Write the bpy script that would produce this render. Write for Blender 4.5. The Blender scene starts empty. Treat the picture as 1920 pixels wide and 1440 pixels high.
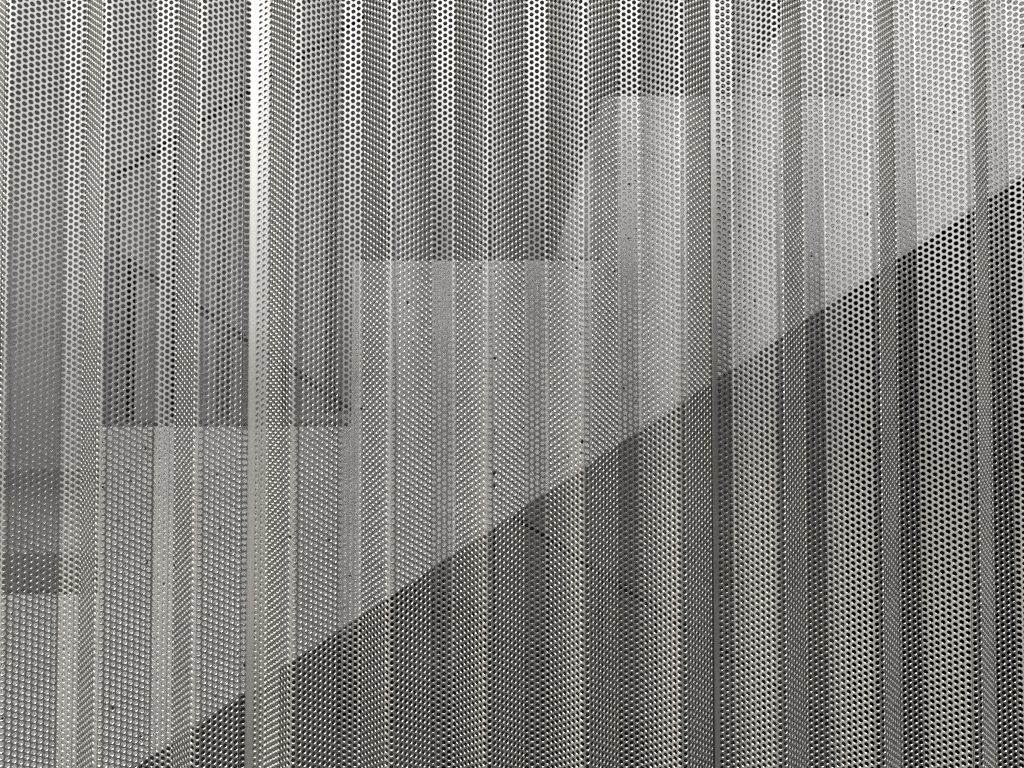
import bpy, math, random
import numpy as np
from mathutils import Vector

random.seed(7)
rng = np.random.default_rng(11)
S = bpy.context.scene
C = S.collection
R = math.radians

# ------------------------------------------------------------------ camera
F_PX = 1397.0                       # focal length in pixels of the 1920 px wide photograph
CAM = Vector((0.0, -0.7026, 1.515))
cam_data = bpy.data.cameras.new('camera')
cam_data.sensor_width = 36.0
cam_data.lens = 36.0 * F_PX / 1920.0
cam_data.clip_start = 0.02
cam_data.clip_end = 500.0
cam = bpy.data.objects.new('camera', cam_data)
C.objects.link(cam)
cam.location = CAM
cam.rotation_euler = (R(90 + 1.4), 0, 0)
S.camera = cam

# ------------------------------------------------------------------ light
SUN_AZ, SUN_EL = 14.0, 66.0         # degrees left of the facade normal, above the horizon
to_sun = Vector((-math.sin(R(SUN_AZ)) * math.cos(R(SUN_EL)),
                 -math.cos(R(SUN_AZ)) * math.cos(R(SUN_EL)),
                 math.sin(R(SUN_EL))))
world = bpy.data.worlds.new('World')
S.world = world
world.use_nodes = True
wn, wl = world.node_tree.nodes, world.node_tree.links
wn.clear()
sky = wn.new('ShaderNodeTexSky')
sky.sky_type = 'NISHITA'
sky.sun_disc = False
sky.sun_elevation = R(SUN_EL)
sky.sun_rotation = math.atan2(to_sun.x, to_sun.y) % (2 * math.pi)
sky.air_density = 1.0
sky.dust_density = 6.0
sky.ozone_density = 1.0
hs = wn.new('ShaderNodeHueSaturation')
hs.inputs['Saturation'].default_value = 0.12      # white overcast
bg = wn.new('ShaderNodeBackground')
bg.inputs['Strength'].default_value = 0.15
wo = wn.new('ShaderNodeOutputWorld')
wl.new(sky.outputs[0], hs.inputs['Color'])
wl.new(hs.outputs[0], bg.inputs['Color'])
wl.new(bg.outputs[0], wo.inputs['Surface'])

sun_data = bpy.data.lights.new('sun', 'SUN')
sun_data.energy = 0.55
sun_data.angle = R(35)
sun_data.color = (1.0, 0.97, 0.93)
sun = bpy.data.objects.new('sun', sun_data)
C.objects.link(sun)
sun.rotation_euler = to_sun.to_track_quat('Z', 'Y').to_euler()

S.view_settings.view_transform = 'Standard'
S.view_settings.look = 'None'
S.view_settings.exposure = 1.7
S.view_settings.gamma = 1.0

S.cycles.use_denoising = False
S.cycles.max_bounces = 10
S.cycles.diffuse_bounces = 5
S.cycles.glossy_bounces = 6

# ------------------------------------------------------------------ materials
def new_mat(name):
    m = bpy.data.materials.new(name)
    m.use_nodes = True
    nt = m.node_tree
    b = nt.nodes['Principled BSDF']
    return m, nt, b

def ramp(nt, fac, stops):
    r = nt.nodes.new('ShaderNodeValToRGB')
    e = r.color_ramp.elements
    while len(e) < len(stops):
        e.new(0.5)
    for i, (p, c) in enumerate(stops):
        e[i].position = p
        e[i].color = (*c, 1) if len(c) == 3 else c
    nt.links.new(fac, r.inputs['Fac'])
    return r.outputs['Color']

def noise(nt, vec, scale, detail=4, rough=0.55):
    n = nt.nodes.new('ShaderNodeTexNoise')
    n.inputs['Scale'].default_value = scale
    n.inputs['Detail'].default_value = detail
    n.inputs['Roughness'].default_value = rough
    nt.links.new(vec, n.inputs['Vector'])
    return n.outputs['Fac']

def position(nt):
    g = nt.nodes.new('ShaderNodeNewGeometry')
    return g.outputs['Position']

def scaled(nt, vec, s):
    m = nt.nodes.new('ShaderNodeMapping')
    m.inputs['Scale'].default_value = s
    nt.links.new(vec, m.inputs['Vector'])
    return m.outputs['Vector']

def mix(nt, fac, a, b, mode='MIX'):
    m = nt.nodes.new('ShaderNodeMix')
    m.data_type = 'RGBA'
    m.blend_type = mode
    for key, val in ((0, fac), (6, a), (7, b)):
        if isinstance(val, (int, float)):
            m.inputs[key].default_value = val
        elif isinstance(val, tuple):
            m.inputs[key].default_value = (*val, 1)
        else:
            nt.links.new(val, m.inputs[key])
    return m.outputs[2]

def metal_material(name, base, rough):
    m, nt, b = new_mat(name)
    pos = position(nt)
    b.inputs['Metallic'].default_value = 1.0
    streak = noise(nt, scaled(nt, pos, (30, 30, 1.2)), 3.0, 5)
    blotch = noise(nt, pos, 9.0, 5)
    c1 = ramp(nt, streak, [(0.3, tuple(x * 0.90 for x in base)), (0.7, base)])
    c2 = mix(nt, ramp(nt, blotch, [(0.35, (0, 0, 0)), (0.75, (1, 1, 1))]), c1, tuple(x * 1.06 for x in base))
    nt.links.new(c2, b.inputs['Base Color'])
    mr = nt.nodes.new('ShaderNodeMapRange')
    mr.inputs['To Min'].default_value = rough - 0.05
    mr.inputs['To Max'].default_value = rough + 0.05
    nt.links.new(blotch, mr.inputs['Value'])
    nt.links.new(mr.outputs[0], b.inputs['Roughness'])
    bump = nt.nodes.new('ShaderNodeBump')
    bump.inputs['Strength'].default_value = 0.08
    bump.inputs['Distance'].default_value = 0.0006
    nt.links.new(noise(nt, pos, 220.0, 3), bump.inputs['Height'])
    nt.links.new(bump.outputs[0], b.inputs['Normal'])
    return m

def concrete_material(name, light, dark, pits=True, scale=1.0):
    m, nt, b = new_mat(name)
    pos = position(nt)
    b.inputs['Roughness'].default_value = 0.82
    cloud = noise(nt, pos, 3.2 * scale, 6, 0.6)
    fine = noise(nt, pos, 34.0 * scale, 6, 0.65)
    c = ramp(nt, cloud, [(0.32, dark), (0.68, light)])
    c = mix(nt, ramp(nt, fine, [(0.35, (0.86, 0.86, 0.86)), (0.62, (1.05, 1.05, 1.05))]), c, c)
    mul = mix(nt, 1.0, c, ramp(nt, fine, [(0.33, (0.80, 0.80, 0.80)), (0.62, (1.0, 1.0, 1.0))]), 'MULTIPLY')
    height = fine
    if pits:
        # air voids left by the formwork
        out = mul
        for sc, rad, dens in ((62.0, 0.20, 0.4), (120.0, 0.2, 0.3)):
            v = nt.nodes.new('ShaderNodeTexVoronoi')
            v.feature = 'F1'
            v.inputs['Scale'].default_value = sc
            wv = nt.nodes.new('ShaderNodeVectorMath')
            wv.operation = 'MULTIPLY_ADD'
            wn_ = nt.nodes.new('ShaderNodeTexNoise')
            wn_.inputs['Scale'].default_value = 170.0
            nt.links.new(pos, wn_.inputs['Vector'])
            nt.links.new(wn_.outputs['Color'], wv.inputs[0])
            wv.inputs[1].default_value = (0.005, 0.005, 0.005)
            nt.links.new(pos, wv.inputs[2])
            nt.links.new(wv.outputs[0], v.inputs['Vector'])
            sep = nt.nodes.new('ShaderNodeSeparateColor')
            nt.links.new(v.outputs['Color'], sep.inputs[0])
            size = nt.nodes.new('ShaderNodeMapRange')
            size.inputs['From Min'].default_value = 1.0 - dens
            size.inputs['From Max'].default_value = 1.0
            size.inputs['To Min'].default_value = 0.0
            size.inputs['To Max'].default_value = rad
            nt.links.new(sep.outputs[0], size.inputs['Value'])
            lt = nt.nodes.new('ShaderNodeMath')
            lt.operation = 'LESS_THAN'
            nt.links.new(v.outputs['Distance'], lt.inputs[0])
            nt.links.new(size.outputs[0], lt.inputs[1])
            out = mix(nt, lt.outputs[0], out, (0.02, 0.018, 0.016))
        mul = out
    nt.links.new(mul, b.inputs['Base Color'])
    bump = nt.nodes.new('ShaderNodeBump')
    bump.inputs['Strength'].default_value = 0.35
    bump.inputs['Distance'].default_value = 0.002
    nt.links.new(height, bump.inputs['Height'])
    nt.links.new(bump.outputs[0], b.inputs['Normal'])
    return m

def plain_material(name, col, rough=0.6, var=0.25, scale=12.0, metallic=0.0):
    m, nt, b = new_mat(name)
    pos = position(nt)
    n = noise(nt, pos, scale, 5)
    nt.links.new(ramp(nt, n, [(0.3, tuple(x * (1 - var) for x in col)), (0.7, tuple(x * (1 + var) for x in col))]),
                 b.inputs['Base Color'])
    b.inputs['Roughness'].default_value = rough
    b.inputs['Metallic'].default_value = metallic
    bump = nt.nodes.new('ShaderNodeBump')
    bump.inputs['Strength'].default_value = 0.2
    bump.inputs['Distance'].default_value = 0.002
    nt.links.new(noise(nt, pos, scale * 8, 4), bump.inputs['Height'])
    nt.links.new(bump.outputs[0], b.inputs['Normal'])
    return m

M_METAL = metal_material('satin_metal', (0.38, 0.371, 0.351), 0.30)
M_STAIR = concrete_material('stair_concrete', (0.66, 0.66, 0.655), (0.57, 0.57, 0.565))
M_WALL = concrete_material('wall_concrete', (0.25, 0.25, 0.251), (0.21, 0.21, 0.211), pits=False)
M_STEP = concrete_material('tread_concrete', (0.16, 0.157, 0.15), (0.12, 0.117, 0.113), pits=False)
M_STRIP = plain_material('dark_tread_strip', (0.10, 0.096, 0.09), 0.9, 0.3, 40.0)  # darker band along the near edge of each tread
M_RAIL = plain_material('dark_painted_steel', (0.018, 0.017, 0.017), 0.55, 0.2, 30.0)
M_GROUND = plain_material('paving', (0.04, 0.038, 0.035), 0.85, 0.25, 2.5)
M_RENDER = plain_material('dull_render', (0.06, 0.058, 0.055), 0.85, 0.12, 1.5)
M_CEIL = plain_material('ceiling_concrete', (0.24, 0.24, 0.24), 0.85, 0.12, 2.5)

# ------------------------------------------------------------------ helpers
def mesh_from(name, verts, faces):
    me = bpy.data.meshes.new(name)
    me.from_pydata(verts, [], faces)
    me.update()
    return me

def boxes_mesh(name, boxes):
    v, f = [], []
    for (x0, x1, y0, y1, z0, z1) in boxes:
        i = len(v)
        v += [(x0, y0, z0), (x1, y0, z0), (x1, y1, z0), (x0, y1, z0),
              (x0, y0, z1), (x1, y0, z1), (x1, y1, z1), (x0, y1, z1)]
        f += [(i, i+3, i+2, i+1), (i+4, i+5, i+6, i+7), (i, i+1, i+5, i+4),
              (i+1, i+2, i+6, i+5), (i+2, i+3, i+7, i+6), (i+3, i, i+4, i+7)]
    return mesh_from(name, v, f)

def link(name, me, mat, parent=None):
    o = bpy.data.objects.new(name, me)
    if mat and me and not me.materials:
        me.materials.append(mat)
    C.objects.link(o)
    o.parent = parent
    return o

def empty(name, loc=(0, 0, 0)):
    o = bpy.data.objects.new(name, None)
    o.empty_display_size = 0.1
    C.objects.link(o)
    o.location = loc
    return o

def tag(o, label, cat, group=None):
    o['label'] = label
    o['category'] = cat
    if group:
        o['group'] = group
    return o

def structure(o):
    o['kind'] = 'structure'
    return o

def bevel(o, w, seg=2):
    b = o.modifiers.new('bevel', 'BEVEL')
    b.width = w
    b.segments = seg
    b.limit_method = 'ANGLE'
    return o

def at(px, py, D):
    """photo pixel -> point at forward distance D from the camera"""
    return (px - 960) / F_PX * D, CAM.y + D, CAM.z - (py - 754) / F_PX * D

# ------------------------------------------------------------------ setting
g = structure(link('ground', mesh_from('ground', [(-150, -150, 0), (150, -150, 0), (150, 150, 0), (-150, 150, 0)],
                                       [(0, 1, 2, 3)]), M_GROUND))

M_BOUNCE = plain_material('pale_bounce', (0.30, 0.29, 0.27), 0.85, 0.12, 6.0)
pv = structure(link('bounce_slab', boxes_mesh('bounce_slab', [(-60.0, -1.6, -14.0, -0.02, 0.0, 0.03)]), M_BOUNCE))  # unseen pale slab, added so the metal reflects a brighter ground at left
bevel(pv, 0.01)

D_FACE = 0.83                        # near face of the concrete stair
RISE, RUN = 0.186, 0.2805
Y_FACE = CAM.y + D_FACE
Y_FAR = CAM.y + 1.76                 # far side of the upper flight
X8 = -0.460                          # where the eighth step begins

def step_x(i):
    return X8 + (i - 8) * RUN

# upper flight: 16 steps, sloping soffit
def flight_mesh():
    n = 16
    prof = [(step_x(1), 0.0)]
    for i in range(1, n + 1):
        prof.append((step_x(i), i * RISE))
        prof.append((step_x(i + 1), i * RISE))
    soff = lambda x: 1.2975 + 0.663 * (x + 0.137)
    xe = step_x(n + 1)
    prof.append((xe + 1.2, n * RISE))
    prof.append((xe + 1.2, n * RISE - 0.22))
    xk = (n * RISE - 0.22 - 1.2975) / 0.663 - 0.137
    prof.append((xk, n * RISE - 0.22))
    x0 = -0.137 - 1.2975 / 0.663
    prof.append((x0, 0.0))
    m = len(prof)
    v = [(x, Y_FACE, z) for x, z in prof] + [(x, Y_FAR, z) for x, z in prof]
    f = [tuple(range(m - 1, -1, -1)), tuple(range(m, 2 * m))]
    for i in range(m):
        j = (i + 1) % m
        f.append((i, j, m + j, m + i))
    return mesh_from('upper_flight', v, f)

stair = empty('concrete_staircase', (step_x(1), Y_FACE, 0))
tag(stair, 'light grey cast concrete stair flight rising to the right behind the perforated screen', 'staircase')
fl = link('flight', flight_mesh(), M_STAIR, stair)
fl.matrix_parent_inverse = stair.matrix_world.inverted()
fl.location = (-stair.location.x, -stair.location.y, 0)
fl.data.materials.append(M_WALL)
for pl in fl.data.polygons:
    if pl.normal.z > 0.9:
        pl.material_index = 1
bevel(fl, 0.003, 2)
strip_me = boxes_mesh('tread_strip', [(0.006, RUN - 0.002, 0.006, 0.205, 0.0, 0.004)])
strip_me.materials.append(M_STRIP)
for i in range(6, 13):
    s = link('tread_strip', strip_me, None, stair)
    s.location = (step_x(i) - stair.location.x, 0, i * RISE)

# lower flight beyond, falling to the right, with its landing
D_LOW = 1.86
Y_LOW = CAM.y + D_LOW
Y_WALL = CAM.y + 3.1
low_nose = lambda x: 1.235 - 0.655 * (x + 0.98)

def lower_mesh():
    prof = [(-3.2, 0.0)]
    n = 7
    rise = 1.235 / n
    run = rise / 0.655
    prof.append((-3.2, 1.235))
    x = -0.98
    for i in range(n):
        z = 1.235 - i * rise
        prof.append((x + i * run, z))
        prof.append((x + i * run, z - rise))
    m = len(prof)
    v = [(a, Y_LOW, z) for a, z in prof] + [(a, Y_WALL - 0.004, z) for a, z in prof]
    f = [tuple(range(m)), tuple(range(2 * m - 1, m - 1, -1))]
    for i in range(m):
        j = (i + 1) % m
        f.append((i, m + i, m + j, j))
    return mesh_from('lower_flight', v, f)

stair2 = empty('concrete_staircase', (-0.98, Y_LOW, 0))
tag(stair2, 'dim concrete stair flight falling to the right, low behind the black balusters', 'staircase')
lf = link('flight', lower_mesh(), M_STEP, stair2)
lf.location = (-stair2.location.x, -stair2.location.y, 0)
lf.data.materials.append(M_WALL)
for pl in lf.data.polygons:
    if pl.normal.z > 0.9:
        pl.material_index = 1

# back wall, side walls and slab of the stair hall
X_END = 625 / F_PX * 3.1
tag(bevel(link('back_wall', boxes_mesh('back_wall', [(-3.2, X_END, Y_WALL, Y_WALL + 0.2, 0, 3.25)]), M_WALL), 0.004),
    'plain grey concrete wall at the back of the stair hall, seen above the steps', 'wall')
tag(link('side_wall', boxes_mesh('side_wall', [(3.5, 3.7, 0.12, Y_WALL + 2.6, 0, 3.25)]), M_WALL),
    'dark concrete side wall deep in the shade at the right end of the stair hall', 'wall')
tag(link('recess_wall', boxes_mesh('recess_wall', [(X_END - 0.4, 3.498, Y_WALL + 2.4, Y_WALL + 2.6, 0, 3.25)]), M_WALL),
    'black looking concrete wall of the recess under the stair at right', 'wall')
tag(link('return_wall', boxes_mesh('return_wall', [(X_END - 0.4, X_END - 0.2, Y_WALL + 0.202, Y_WALL + 2.398, 0, 3.25)]), M_WALL),
    'hidden return wall behind the end of the grey back wall', 'wall')
tag(link('light_stop_wall', boxes_mesh('light_stop_wall', [(1.16, 3.698, 0.0, 0.118, 0, 3.25)]), M_WALL),
    'added concrete wall shutting out light to the right of the last perforated panel, out of the picture', 'wall')  # unseen wall added to keep light out of the hall at right
structure(link('ceiling', boxes_mesh('ceiling', [(-3.2, 3.7, Y_FAR + 0.05, Y_WALL + 2.6, 2.80, 3.3), (-3.2, 3.7, 0.06, Y_FAR + 0.048, 3.26, 3.5)]), M_CEIL))

# ------------------------------------------------------------------ railings
def bar_between(name, p, q, w, d, mat, parent):
    """flat bar from p to q, w tall (in the x-z plane), d deep in y"""
    p, q = Vector(p), Vector(q)
    a = (q - p).normalized()
    n = Vector((-a.z, 0, a.x))
    v = []
    for e in (p, q):
        for s, t in ((-1, -1), (1, -1), (1, 1), (-1, 1)):
            v.append(tuple(e + n * s * w / 2 + Vector((0, t * d / 2, 0)) - Vector(parent.location)))
    f = [(0, 1, 2, 3), (7, 6, 5, 4), (0, 4, 5, 1), (1, 5, 6, 2), (2, 6, 7, 3), (3, 7, 4, 0)]
    o = link(name, mesh_from(name, v, f), mat, parent)
    bevel(o, 0.002)
    return o

def post(name, x0, x1, y, z0, z1, d, parent):
    L = parent.location
    o = link(name, boxes_mesh(name, [(x0 - L.x, x1 - L.x, y - d / 2 - L.y, y + d / 2 - L.y, z0 - L.z, z1 - L.z)]), M_RAIL, parent)
    bevel(o, 0.0015)
    return o

D_R1 = 1.70
y1 = CAM.y + D_R1
rail1 = empty('stair_railing', (step_x(6), y1, 5 * RISE))
tag(rail1, 'black steel balustrade rising to the right on the far side of the light concrete stair', 'railing')
pxm = D_R1 / F_PX
ax, _, az = at(208, 322, D_R1)
rail_z = lambda x: az + 0.655 * (x - ax)
bar_between('handrail', (ax - 0.004, y1, az - 0.002), (2.0, y1, rail_z(2.0)), 0.022, 0.03, M_RAIL, rail1)
k = 0
while True:
    px = 213 + k * 101.3
    x = (px - 960) * pxm
    if x > 1.9:
        break
    i = int(math.floor((x - step_x(1)) / RUN)) + 1
    post('baluster', x - 0.011, x + 0.011, y1, i * RISE + 0.001, rail_z(x) - 0.006, 0.012, rail1)
    k += 1

D_R2 = D_LOW + 0.05
y2 = CAM.y + D_R2
rail2 = empty('stair_railing', (-1.0, y2, 1.235))
tag(rail2, 'black steel balustrade falling to the right with a square newel, seen under the stair', 'railing')
ax2, _, az2 = at(226, 484, D_R2)
bx2, _, bz2 = at(1290, 1180, D_R2)
sl2 = (bz2 - az2) / (bx2 - ax2)
rail2_z = lambda x: az2 + sl2 * (x - ax2)
bar_between('handrail', (ax2, y2, az2), (0.86, y2, rail2_z(0.86)), 0.016, 0.03, M_RAIL, rail2)
nx0 = at(203, 0, D_R2)[0]
nx1 = at(243, 0, D_R2)[0]
post('newel_post', nx0, nx1, y2, 1.236, az2 + 0.004, 0.05, rail2)
for px in (322, 430, 532, 634, 735, 829, 925, 1024, 1126, 1226, 1326, 1424, 1522):
    x = (px - 960) * D_R2 / F_PX
    run = (1.235 / 7) / 0.655
    i = max(0, int(math.ceil((x + 0.98) / run)))
    z0 = 1.235 - i * 1.235 / 7
    post('baluster', x - 0.006, x + 0.006, y2, max(z0, 0) + 0.001, rail2_z(x) - 0.005, 0.012, rail2)

# ------------------------------------------------------------------ perforated folded screen
PITCH = 0.006
COLW = PITCH * math.sqrt(3) / 2
HOLE_R = 0.00210
CHAM = 0.00022
THICK = 0.0010
PERIOD = 0.0915
NCOL = 22
Z0, Z1 = 0.02, 3.20
HI0, HI1 = 1.00, 2.06               # rows built with fine round holes

def heading(u, th, ar=0.0135, av=0.0045):
    L = NCOL * COLW
    u = np.mod(u, L)
    a, b = 9 * COLW, 13 * COLW
    phi = np.zeros_like(u)
    def sm(t):
        return np.clip(t, 0, 1)
    phi = -th + 2 * th * sm((u + ar / 2) / ar)              # ridge at u = 0
    phi = np.where(u > a / 2, th * (1 - sm((u - a + av / 2) / av)), phi)
    phi = np.where(u > (a + b) / 2, -th * sm((u - b + av / 2) / av), phi)
    phi = np.where(u > (b + L) / 2, -th + 2 * th * sm((u - L + ar / 2) / ar), phi)
    return phi

UU = np.linspace(-NCOL * COLW, 2 * NCOL * COLW, 60001)
def integrate(th):
    ph = heading(UU, th)
    du = UU[1] - UU[0]
    x = np.concatenate([[0], np.cumsum(np.cos((ph[1:] + ph[:-1]) / 2)) * du])
    y = np.concatenate([[0], np.cumsum(np.sin((ph[1:] + ph[:-1]) / 2)) * du])
    x0 = np.interp(0, UU, x)
    y0 = np.interp(0, UU, y)
    return x - x0, y - y0
lo, hi = R(15), R(60)
for _ in range(40):
    th = (lo + hi) / 2
    x, y = integrate(th)
    if np.interp(NCOL * COLW, UU, x) > PERIOD:
        lo = th
    else:
        hi = th
THETA = (lo + hi) / 2
PX_, PY_ = integrate(THETA)

def bend(u, w):
    """unrolled coordinate u, depth w behind the front face -> x, y"""
    x = np.interp(u, UU, PX_)
    y = np.interp(u, UU, PY_)
    ph = heading(u, THETA)
    return x - np.sin(ph) * w, y + np.cos(ph) * w

def cell_template(fine):
    hx, hz = COLW / 2, PITCH / 2
    ca = math.atan2(hz, hx)
    if fine:
        q = [0, ca * 0.5, ca, (ca + math.pi / 2) / 2]
    else:
        q = [0, ca]
    ang = q + [math.pi - a for a in ([math.pi / 2] + q[:0:-1])][0:0]
    # build the full circle from the quadrant angles
    first = q + [math.pi / 2]
    half = first + [math.pi - a for a in reversed(first[:-1])]
    full = half + [2 * math.pi - a for a in reversed(half[1:-1])]
    A = np.array(full)
    n = len(A)
    c, s = np.cos(A), np.sin(A)
    t = np.minimum(hx / np.maximum(np.abs(c), 1e-9), hz / np.maximum(np.abs(s), 1e-9))
    rect = np.stack([c * t, s * t], 1)
    circ = np.stack([c, s], 1)
    if fine:
        rings = [(rect, 0.0), (circ * (HOLE_R + CHAM), 0.0), (circ * HOLE_R, CHAM * 1.3), (circ * HOLE_R, THICK), (rect, THICK)]
    else:
        rings = [(rect, 0.0), (circ * HOLE_R, 0.0), (circ * HOLE_R, THICK), (rect, THICK)]
    P = np.concatenate([np.column_stack([r, np.full(n, d)]) for r, d in rings])
    faces = []
    for k in range(len(rings) - 1):
        for i in range(n):
            j = (i + 1) % n
            faces.append((k * n + i, k * n + j, (k + 1) * n + j, (k + 1) * n + i))
    return P, np.array(faces)

T_FINE = cell_template(True)
T_COARSE = cell_template(False)

def perforated_mesh(name, cols, off, wshift=0.0, zshift=0.0):
    """columns of punched cells; col c sits at u = (c + off) * COLW"""
    Vs, Fs, base = [], [], 0
    nrow = int((Z1 - Z0) / PITCH)
    zr = Z0 + (np.arange(nrow) + 0.5) * PITCH
    for c in cols:
        z = zr + (PITCH / 2 if c % 2 else 0) + zshift
        fine = (z > HI0) & (z < HI1)
        for sel, (P, F) in ((fine, T_FINE), (~fine, T_COARSE)):
            zz = z[sel]
            n, m = len(zz), len(P)
            u = np.tile((c + off) * COLW + P[:, 0], n)
            w = np.tile(P[:, 2], n) + wshift
            v = np.repeat(zz, m) + np.tile(P[:, 1], n)
            x, y = bend(u, w)
            Vs.append(np.stack([x, y, v], 1))
            Fs.append((F[None] + (np.arange(n) * m)[:, None, None]).reshape(-1, 4) + base)
            base += n * m
    V = np.concatenate(Vs).astype(np.float32)
    Fa = np.concatenate(Fs).astype(np.int32)
    me = bpy.data.meshes.new(name)
    me.vertices.add(len(V))
    me.vertices.foreach_set('co', V.ravel())
    me.loops.add(Fa.size)
    me.loops.foreach_set('vertex_index', Fa.ravel())
    me.polygons.add(len(Fa))
    me.polygons.foreach_set('loop_start', np.arange(0, Fa.size, 4, dtype=np.int32))
    me.polygons.foreach_set('loop_total', np.full(len(Fa), 4, dtype=np.int32))
    me.polygons.foreach_set('use_smooth', np.ones(len(Fa), dtype=bool))
    me.update(calc_edges=True)
    me.set_sharp_from_angle(angle=R(32))
    me.materials.append(M_METAL)
    return me

def strip_mesh(name, u0, u1):
    us = np.linspace(u0, u1, 6)
    v, f = [], []
    for z in (Z0, Z1 - 0.006):
        for w in (0.0, THICK):
            x, y = bend(us, np.full_like(us, w))
            v += [(float(a), float(b), z) for a, b in zip(x, y)]
    n = len(us)
    idx = lambda zi, wi, i: (zi * 2 + wi) * n + i
    for i in range(n - 1):
        f.append((idx(0, 0, i), idx(0, 0, i+1), idx(1, 0, i+1), idx(1, 0, i)))
        f.append((idx(0, 1, i+1), idx(0, 1, i), idx(1, 1, i), idx(1, 1, i+1)))
        for zi in (0, 1):
            f.append((idx(zi, 0, i), idx(zi, 1, i), idx(zi, 1, i+1), idx(zi, 0, i+1)))
    for i in (0, n - 1):
        f.append((idx(0, 0, i), idx(1, 0, i), idx(1, 1, i), idx(0, 1, i)))
    me = mesh_from(name, v, f)
    me.materials.append(M_METAL)
    return me

SL_R, FLAT, SL_L = range(0, 9), range(9, 13), range(13, 22)
variant = {}
for key, off in (('A', 0.15), ('B', -0.5)):
    variant[key] = {
        'right': perforated_mesh('sloped_face_right', SL_R, off),
        'flat': perforated_mesh('valley_strip', FLAT, off),
        'left': perforated_mesh('sloped_face_left', SL_L, off),
        'lap': perforated_mesh('lapped_edge', range(9, 18), off + 0.33, THICK + 0.0002, 0.0021),
    }
# first valley of a panel: a plain unpunched edge, then the remaining columns of the strip
starts = {
    'A': (strip_mesh('plain_edge', 9.30 * COLW, 10.65 * COLW), perforated_mesh('valley_strip', range(11, 13), 0.15)),
    'B': (strip_mesh('plain_edge', 9.05 * COLW, 10.0 * COLW), perforated_mesh('valley_strip', range(11, 13), -0.5)),
}
L_X = PERIOD
RIDGE0 = (917 - 960) / F_PX * 0.7026

def panel(kfirst, key, label):
    """five folds; kfirst is the number of the first ridge from the middle one"""
    x0 = RIDGE0 + (kfirst - 1) * L_X
    p = empty('perforated_panel', (x0, 0, 0))
    tag(p, label, 'metal panel', 'folded perforated panels of the screen')
    V = variant[key]
    def put(name, me, k):
        o = link(name, me, None, p)
        o.location = (k * L_X + random.uniform(-1, 1) * 0.0002, random.uniform(-1, 1) * 0.0003, 0)
        return o
    edge, first = starts[key]
    put('plain_edge', edge, 0)
    put('valley_strip', first, 0)
    for k in range(5):
        put('sloped_face', V['left'], k)
        put('sloped_face', V['right'], k + 1)
        if k < 4:
            put('valley_strip', V['flat'], k + 1)
    lap = put('lapped_edge', V['lap'], 5)
    return p

panel(-12, 'A', 'folded perforated metal panel beyond the left edge of the picture')
panel(8, 'A', 'folded perforated metal panel beyond the right edge of the picture')
panel(-7, 'B', 'left folded perforated metal panel, in front of the balustrade newel')
panel(-2, 'A', 'middle folded perforated metal panel between the two plain vertical edges')
panel(3, 'B', 'right folded perforated metal panel, brightest of the three')

# ------------------------------------------------------------------ surroundings mirrored in the metal
b = empty('opposite_building', (4.3, -9.0, 0))
tag(b, 'low rendered building across the yard, mirrored dimly in the metal', 'building')
link('wall', boxes_mesh('wall', [(-6.5, 2.0, -6, 0, 0, 4.8), (2.003, 14.0, -6, 0, 0, 3.2)]), M_RENDER, b)
